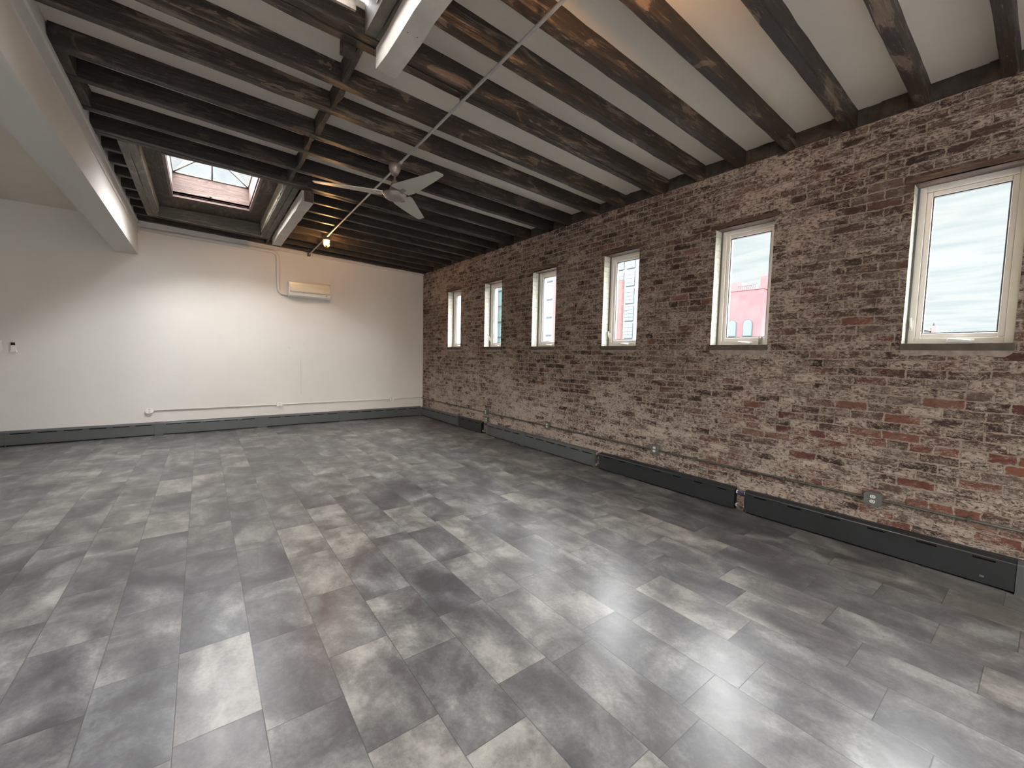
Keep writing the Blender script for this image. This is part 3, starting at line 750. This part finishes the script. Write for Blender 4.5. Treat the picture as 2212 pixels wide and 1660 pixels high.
# remote holder and switch
t = thing('thermostat_remote', 'small white remote with dark display hanging on the end wall at the left', 'remote', (-2.23, YB, 1.40))
q = MB(); q.box(-2.256, -2.200, YB - .022, YB - .0005, 1.405, 1.548); q.build('body', M['white_pl'], t, bevel=0.006)
q = MB(); q.box(-2.250, -2.206, YB - .0245, YB - .0218, 1.497, 1.540); q.build('display', M['slot'], t)
q = MB(); q.box(-2.262, -2.194, YB - .032, YB - .0005, 1.393, 1.425); q.build('cradle', M['white_pl'], t, bevel=0.004)
t = thing('light_switch', 'white light switch plate cut by the left edge of the view', 'switch', (-2.37, YB, 1.40))
q = MB(); q.box(-2.405, -2.334, YB - .010, YB - .0005, 1.395, 1.568); q.build('plate', M['white_pl'], t, bevel=0.003)
q = MB(); q.box(-2.38, -2.359, YB - .018, YB - .0095, 1.455, 1.505); q.build('rocker', M['vinyl2'], t, bevel=0.002)

# ------------------------------------------------------------------ ceiling conduit, fan, lamps
ZK = 3.455
CX = lambda y: 1.632 + (y - 1.775) * 0.0192
t = thing('ceiling_conduit', 'long galvanised conduit running under the joists to the end wall', 'conduit', (CX(0), 0, ZK))
q = MB(); q.tube([(CX(y), y, ZK) for y in (-0.6, 2, 4, 6, 7.5, 9.27)], 0.0118, 14); q.build('pipe', M['emt'], t)
q = MB(); q.tube([(CX(4.18), 4.18, ZK), (CX(4.25), 4.25, ZK)], 0.017, 14); q.build('coupling', M['emt'], t)
q = MB(); q.box(CX(9.2) - .03, CX(9.2) + .03, 9.25, YB - .0005, ZK - .03, ZK + .03); q.build('end_fitting', M['emt_dark'], t, bevel=0.006)
for y in (2.93, 5.31, 7.05):
    q = MB(); q.box(CX(y) - .006, CX(y) + .006, y - .01, y + .01, ZK + .012, zb(1.7) + .002); q.build('hanger', M['emt_dark'], t)

FX, FY = 1.668, 4.34
t = thing('ceiling_fan', 'three-bladed ceiling fan in brushed metal hanging from the conduit', 'fan', (FX, FY, 3.16))
q = MB(); q.lathe([(0.030, 0.062), (0.058, 0.045), (0.062, 0.018), (0.056, -.01), (0.040, -.042), (0.03, -.058), (0.016, -.06)], (FX, FY, 3.432), 28); q.build('canopy', M['fan_metal'], t)
q = MB(); q.tube([(FX, FY, 3.38), (FX, FY, 3.24)], 0.0115, 12); q.build('downrod', M['fan_metal'], t)
q = MB(); q.lathe([(0.016, 0.125), (0.026, 0.12), (0.036, 0.09), (0.050, 0.045), (0.064, 0.008), (0.090, -.002), (0.118, -.010), (0.122, -.018), (0.120, -.026), (0.110, -.030), (0.106, -.040), (0.100, -.052), (0.080, -.066), (0.045, -.074), (0.005, -.077)], (FX, FY, 3.192), 40)
q.build('motor_housing', M['fan_metal'], t)
for an in (-79, 45, 164):
    A = math.radians(an)
    R = Matrix.Translation((FX, FY, 3.176)) @ Matrix.Rotation(A, 4, 'Z') @ Matrix.Rotation(math.radians(-13), 4, 'X')
    bm = bmesh.new(); outline = [(0.125, -.120), (0.17, -.128), (0.30, -.112), (0.50, -.082), (0.70, -.056), (0.765, -.046), (0.785, .020), (0.775, .034), (0.60, .060), (0.40, .082), (0.22, .096), (0.125, .088)]
    vt = [bm.verts.new((x, y, 0.010 * math.sin((y + .08) * 9))) for x, y in outline]; vb = [bm.verts.new((v.co.x, v.co.y, v.co.z - .006)) for v in vt]
    bm.faces.new(vt); bm.faces.new(vb[::-1])
    for i in range(len(vt)): bm.faces.new((vt[i], vb[i], vb[(i + 1) % len(vt)], vt[(i + 1) % len(vt)]))
    for v in bm.verts: v.co = R @ v.co
    q = MB(); q.bm.free(); q.bm = bm
    b = q.build('blade', M['blade'], t)
    q = MB(); q.box(0.095, 0.20, -.03, .012, -.012, -.005, mat=R); q.box(0.095, 0.14, -.045, .02, -.010, .004, mat=R)
    c = q.build('blade_arm', M['fan_metal'], b)
    c.matrix_parent_inverse = Matrix.Identity(4) if False else b.matrix_parent_inverse.inverted() @ Matrix.Translation(-Vector(t.location)) if False else c.matrix_parent_inverse

def lamp(y, label, watts, zdrop=0.0):
    x = CX(y); z = ZK
    t = thing('caged_lamp', label, 'lamp', (x, y, z), 'caged lamps on the ceiling conduit')
    q = MB(); q.lathe([(0.0, .02), (0.05, .02), (0.052, -.018), (0.0, -.018)], (x, y, z - .004), 24); q.build('junction_box', M['emt_dark'], t)
    q = MB(); q.lathe([(0.046, -.018), (0.055, -.03), (0.056, -.045), (0.050, -.055), (0.038, -.055), (0.034, -.03), (0.03, -.019)], (x, y, z), 24); q.build('lamp_holder', M['brass'], t)
    q = MB(); q.lathe([(0.012, -.056), (0.022, -.066), (0.030, -.085), (0.029, -.103), (0.018, -.116), (0.004, -.120)], (x, y, z), 20); q.build('bulb', M['bulb'], t)
    q = MB(); rr = 0.0022
    for k in range(6):
        a = 2 * PI * k / 6; cx_, sx = math.cos(a), math.sin(a)
        q.tube([(x + .046 * cx_, y + .046 * sx, z - .05), (x + .046 * cx_, y + .046 * sx, z - .13), (x + .034 * cx_, y + .034 * sx, z - .158), (x + .004 * cx_, y + .004 * sx, z - .17)], rr, 6)
    for zz, r0 in ((-.085, .046), (-.125, .046)):
        q.tube([(x + r0 * math.cos(2 * PI * k / 24), y + r0 * math.sin(2 * PI * k / 24), z + zz) for k in range(25)], rr, 6, cap=False)
    q.build('wire_cage', M['brass'], t)
    return t
lamp(7.66, 'lit caged lamp hanging from the ceiling conduit beyond the fan', 90)
lamp(1.28, 'lit caged lamp on the conduit just above the top edge of the view', 60)

# ------------------------------------------------------------------ city outside
def wallmat(name, col, var=0.12, scale=0.8):
    return simple(name, col, 0.8, 0, 0.2, var, scale, 0.0)
PINK = wallmat('pink_stucco', (0.105, 0.050, 0.053), 0.2, 0.9); PINK2 = wallmat('pale_pink_stucco', (0.12, 0.062, 0.063), 0.1)
PALE = wallmat('pale_render', (0.155, 0.17, 0.175)); GREYB = wallmat('hazy_grey_brick', (0.10, 0.10, 0.11), 0.1)
REDB = wallmat('hazy_red_brick', (0.115, 0.068, 0.068), 0.2, 1.5); WING = simple('dark_window_glass', (0.032, 0.060, 0.078), 0.5, 0, 0.8); TEAL = simple('teal_facade_glass', (0.10, 0.155, 0.16), 0.5, 0, 0.8)
GRW = wallmat('blue_grey_frame', (0.035, 0.046, 0.055)); ROOF = wallmat('grey_roofing', (0.09, 0.092, 0.096))
GZ = -11.0
def zed(zx, x): return 1.5 + zx * x
X = 45.0
t = thing('pink_building', 'pink stucco building with arched windows seen through the fifth window', 'building', (X + 5, 22, GZ))
q = MB(); q.box(X, X + 10, .404 * X, .62 * X, GZ, zed(.161, X)); q.build('wall', [PINK], t)
q = MB(); q.box(X - .05, X + 10.05, .404 * X - .05, .62 * X, zed(.161, X), zed(.1625, X)); q.build('parapet', PINK2, t)
q = MB(); q.box(X + 1, X + 5, .462 * X, .50 * X, zed(.161, X), zed(.183, X) + .1); q.build('roof_hut', PINK2, t)
q = MB(); q.box(X + 1.5, X + 7, .350 * X, .425 * X, zed(.15, X), zed(.190, X) + .2); q.build('roof_tower', PINK, t)
q = MB()
for k in range(9): q.box(X + .3, X + .36, .425 * X + k * .20, .425 * X + .03 + k * .20, zed(.162, X), zed(.172, X))
q.box(X + .3, X + .36, .425 * X, .465 * X, zed(.172, X), zed(.173, X)); q.build('roof_railing', GRW, t)
def arch(yc, zc_, w, h):
    n = 10; pts = [(X - .06, yc - w / 2, zc_ - h), (X - .06, yc + w / 2, zc_ - h)]
    pts += [(X - .06, yc + w / 2 * math.cos(PI * k / n), zc_ + w / 2 * math.sin(PI * k / n)) for k in range(n + 1)]
    return pts
for yc in (.468 * X, .433 * X, .50 * X, .54 * X):
    q = MB(); q.prism(arch(yc, zed(.084, X), .95, 1.3), (.05, 0, 0)); f = q.build('window', GRW, t)
    q = MB(); q.prism([(p[0] - .03, yc + (p[1] - yc) * .86, p[2] if p[2] < zed(.084, X) else zed(.084, X) + (p[2] - zed(.084, X)) * .86) for p in arch(yc, zed(.084, X), .95, 1.2)], (.02, 0, 0)); q.build('pane', WING, f)
X = 60.0
t = thing('tower_block', 'pale tower block with tall gridded windows and a red brick pier', 'building', (X + 6, 48, GZ))
q = MB(); q.box(X, X + 12, .722 * X, .90 * X, GZ, 20.5); q.build('wall', PALE, t)
q = MB(); q.box(X - .7, X, .784 * X, .84 * X, GZ, zed(.228, X)); q.build('brick_pier', REDB, t)
for rw in range(-1, 9):
    z1 = zed(.0575 + .0505 * rw, X); z2 = z1 + .043 * X
    for (ya, yb_) in ((.7475 * X, .778 * X), (.786 * X, .815 * X)):
        if ya > .78 * X and rw < 3: continue
        q = MB(); q.box(X - .12, X - .02, ya, yb_, z1, z2); f = q.build('window', GRW, t)
        q = MB(); W_ = (yb_ - ya)
        for a in range(2):
            for b in range(4):
                q.box(X - .16, X - .125, ya + .10 + a * (W_ - .1) / 2, ya + .02 + (a + 1) * (W_ - .1) / 2, z1 + .10 + b * (z2 - z1 - .1) / 4, z1 + .02 + (b + 1) * (z2 - z1 - .1) / 4)
        q.build('pane', TEAL, f)
q = MB()
for k in range(40): q.box(X - .06, X - .02, .731 * X, .7325 * X, zed(.02, X) + k * .45, zed(.02, X) + k * .45 + .16)
q.build('vent_row', GRW, t)
def slabhouse(name, lab, X, a, b, top, mat, strips=None):
    t = thing(name, lab, 'building', (X + 4, (a + b) / 2 * X, GZ))
    q = MB(); q.box(X, X + 8, a * X, b * X, GZ, top); q.build('wall', mat, t)
    if strips:
        m2, n, h = strips
        for k in range(n):
            q = MB(); q.box(X - .08, X - .01, a * X + .3, b * X - .2, 2 + k * 3.2, 2 + k * 3.2 + h); q.build('window_band', m2, t)
    return t
slabhouse('grey_building', 'hazy grey brick building seen through the third window', 50, 1.092, 1.32, 20, GREYB, (GRW, 6, .25))
slabhouse('pale_pink_building', 'pale pink building edge seen through the third window', 50, 1.03, 1.0915, 20, PINK2)
slabhouse('glass_building', 'teal glass building seen through the second window', 50, 1.36, 1.62, 20, TEAL, (GRW, 7, .22))
slabhouse('white_building', 'white rendered building seen through the window nearest the end wall', 40, 1.75, 2.7, 20, PALE, (GRW, 8, .12))
X = 90.0
t = thing('distant_house', 'small distant rooftop with chimney at the bottom of the right window', 'house', (X, 12, GZ))
q = MB(); q.box(X, X + 8, .136 * X, .17 * X, GZ, zed(.062, X)); q.build('wall', GREYB, t)
q = MB(); q.prism([(X - .3, .1345 * X, zed(.060, X)), (X - .3, .172 * X, zed(.068, X)), (X - .3, .172 * X, zed(.0655, X)), (X - .3, .1345 * X, zed(.0575, X))], (8.6, 0, 0)); q.build('roof', ROOF, t)
q = MB(); q.box(X - .1, X + 1.2, .1285 * X, .1345 * X, zed(.03, X), zed(.0665, X)); q.build('chimney', REDB, t)
q = MB(); q.tube([(X, .132 * X, zed(.0665, X)), (X, .132 * X, zed(.074, X))], .09, 6); q.build('flue', GRW, t)
q = MB(); q.box(-400, 400, -400, 400, GZ - .5, GZ)
struct(q.build('trim_4', ROOF), 'street level far below the windows', 'ground')

# ------------------------------------------------------------------ world and daylight
w = bpy.data.worlds.new('World'); SC.world = w; w.use_nodes = True
nt = w.node_tree; nt.nodes.clear()
def N(t, **k):
    n_ = nt.nodes.new(t)
    for a, b in k.items(): setattr(n_, a, b)
    return n_
tc = N('ShaderNodeTexCoord'); sp = N('ShaderNodeSeparateXYZ'); nt.links.new(tc.outputs['Generated'], sp.inputs[0])
mz = N('ShaderNodeMath', operation='MAXIMUM'); nt.links.new(sp.outputs[2], mz.inputs[0]); mz.inputs[1].default_value = 0.0
az = N('ShaderNodeMath', operation='ADD'); nt.links.new(mz.outputs[0], az.inputs[0]); az.inputs[1].default_value = 0.16
dv = N('ShaderNodeVectorMath', operation='DIVIDE'); nt.links.new(tc.outputs['Generated'], dv.inputs[0])
cz = N('ShaderNodeCombineXYZ')
for i in range(3): nt.links.new(az.outputs[0], cz.inputs[i])
nt.links.new(cz.outputs[0], dv.inputs[1])
mp = N('ShaderNodeMapping'); mp.inputs['Rotation'].default_value = (0, 0, 0.45); mp.inputs['Scale'].default_value = (3.4, 1.1, 0.0); nt.links.new(dv.outputs[0], mp.inputs[0])
nz = N('ShaderNodeTexNoise'); nz.inputs['Scale'].default_value = 2.3; nz.inputs['Detail'].default_value = 5; nz.inputs['Roughness'].default_value = 0.5; nz.inputs['Distortion'].default_value = 0.5
nt.links.new(mp.outputs[0], nz.inputs[0])
cr = N('ShaderNodeValToRGB'); nt.links.new(nz.outputs[0], cr.inputs[0])
cr.color_ramp.elements[0].position = 0.34; cr.color_ramp.elements[0].color = (0.78, 0.87, 0.90, 1)
cr.color_ramp.elements[1].position = 0.56; cr.color_ramp.elements[1].color = (0.96, 1.0, 1.0, 1)
bg = N('ShaderNodeBackground'); bg.inputs[1].default_value = 1.0; nt.links.new(cr.outputs[0], bg.inputs[0])
wo = N('ShaderNodeOutputWorld'); nt.links.new(bg.outputs[0], wo.inputs[0])

def sun(name, d, e, ang, col):
    l = bpy.data.lights.new(name, 'SUN'); l.energy = e; l.angle = math.radians(ang); l.color = col
    o = bpy.data.objects.new(name, l); COL.objects.link(o)
    o.rotation_euler = Vector(d).to_track_quat('-Z', 'Y').to_euler(); o.location = (6, 0, 8)
sun('sky_sun_side', (-0.88, 0.12, -0.46), 39, 120, (0.97, 0.975, 1.0))
sun('sky_sun_top', (0.10, -0.08, -0.99), 78, 124, (0.98, 0.98, 1.0))
sun('fill_sun_left', (0.82, 0.22, -0.50), 4, 60, (1.0, 0.92, 0.84))  # added fill light, shining in by the unseen left opening
sun('fill_sun_rear', (0.28, 0.82, -0.48), 9, 60, (1.0, 0.92, 0.84))  # added fill light from behind, through the made-up rear openings

# ------------------------------------------------------------------ camera
cam = bpy.data.cameras.new('camera'); co = bpy.data.objects.new('camera', cam); COL.objects.link(co)
yaw, pit, rol = math.radians(37.05), math.radians(-3.95), math.radians(-1.216)
fw = Vector((math.sin(yaw) * math.cos(pit), math.cos(yaw) * math.cos(pit), math.sin(pit)))
rt = Vector((math.cos(yaw), -math.sin(yaw), 0)); dn = fw.cross(rt)
r2 = rt * math.cos(rol) + dn * math.sin(rol); d2 = -rt * math.sin(rol) + dn * math.cos(rol)
Mx = Matrix(((r2.x, -d2.x, -fw.x, 0), (r2.y, -d2.y, -fw.y, 0), (r2.z, -d2.z, -fw.z, 1.5), (0, 0, 0, 1)))
co.matrix_world = Mx
cam.sensor_width = 36; cam.sensor_fit = 'HORIZONTAL'; cam.lens = 886.5 / 2212 * 36; cam.clip_start = 0.05; cam.clip_end = 1000
SC.camera = co
SC.view_settings.view_transform = 'Standard'; SC.view_settings.look = 'None'; SC.view_settings.gamma = 1.0
SC.view_settings.use_curve_mapping = False
SC.view_settings.exposure = 0.06
SC.cycles.max_bounces = 10; SC.cycles.diffuse_bounces = 6; SC.cycles.glossy_bounces = 4; SC.cycles.transparent_max_bounces = 12
SC.cycles.sample_clamp_indirect = 8.0
SC.cycles.use_denoising = True
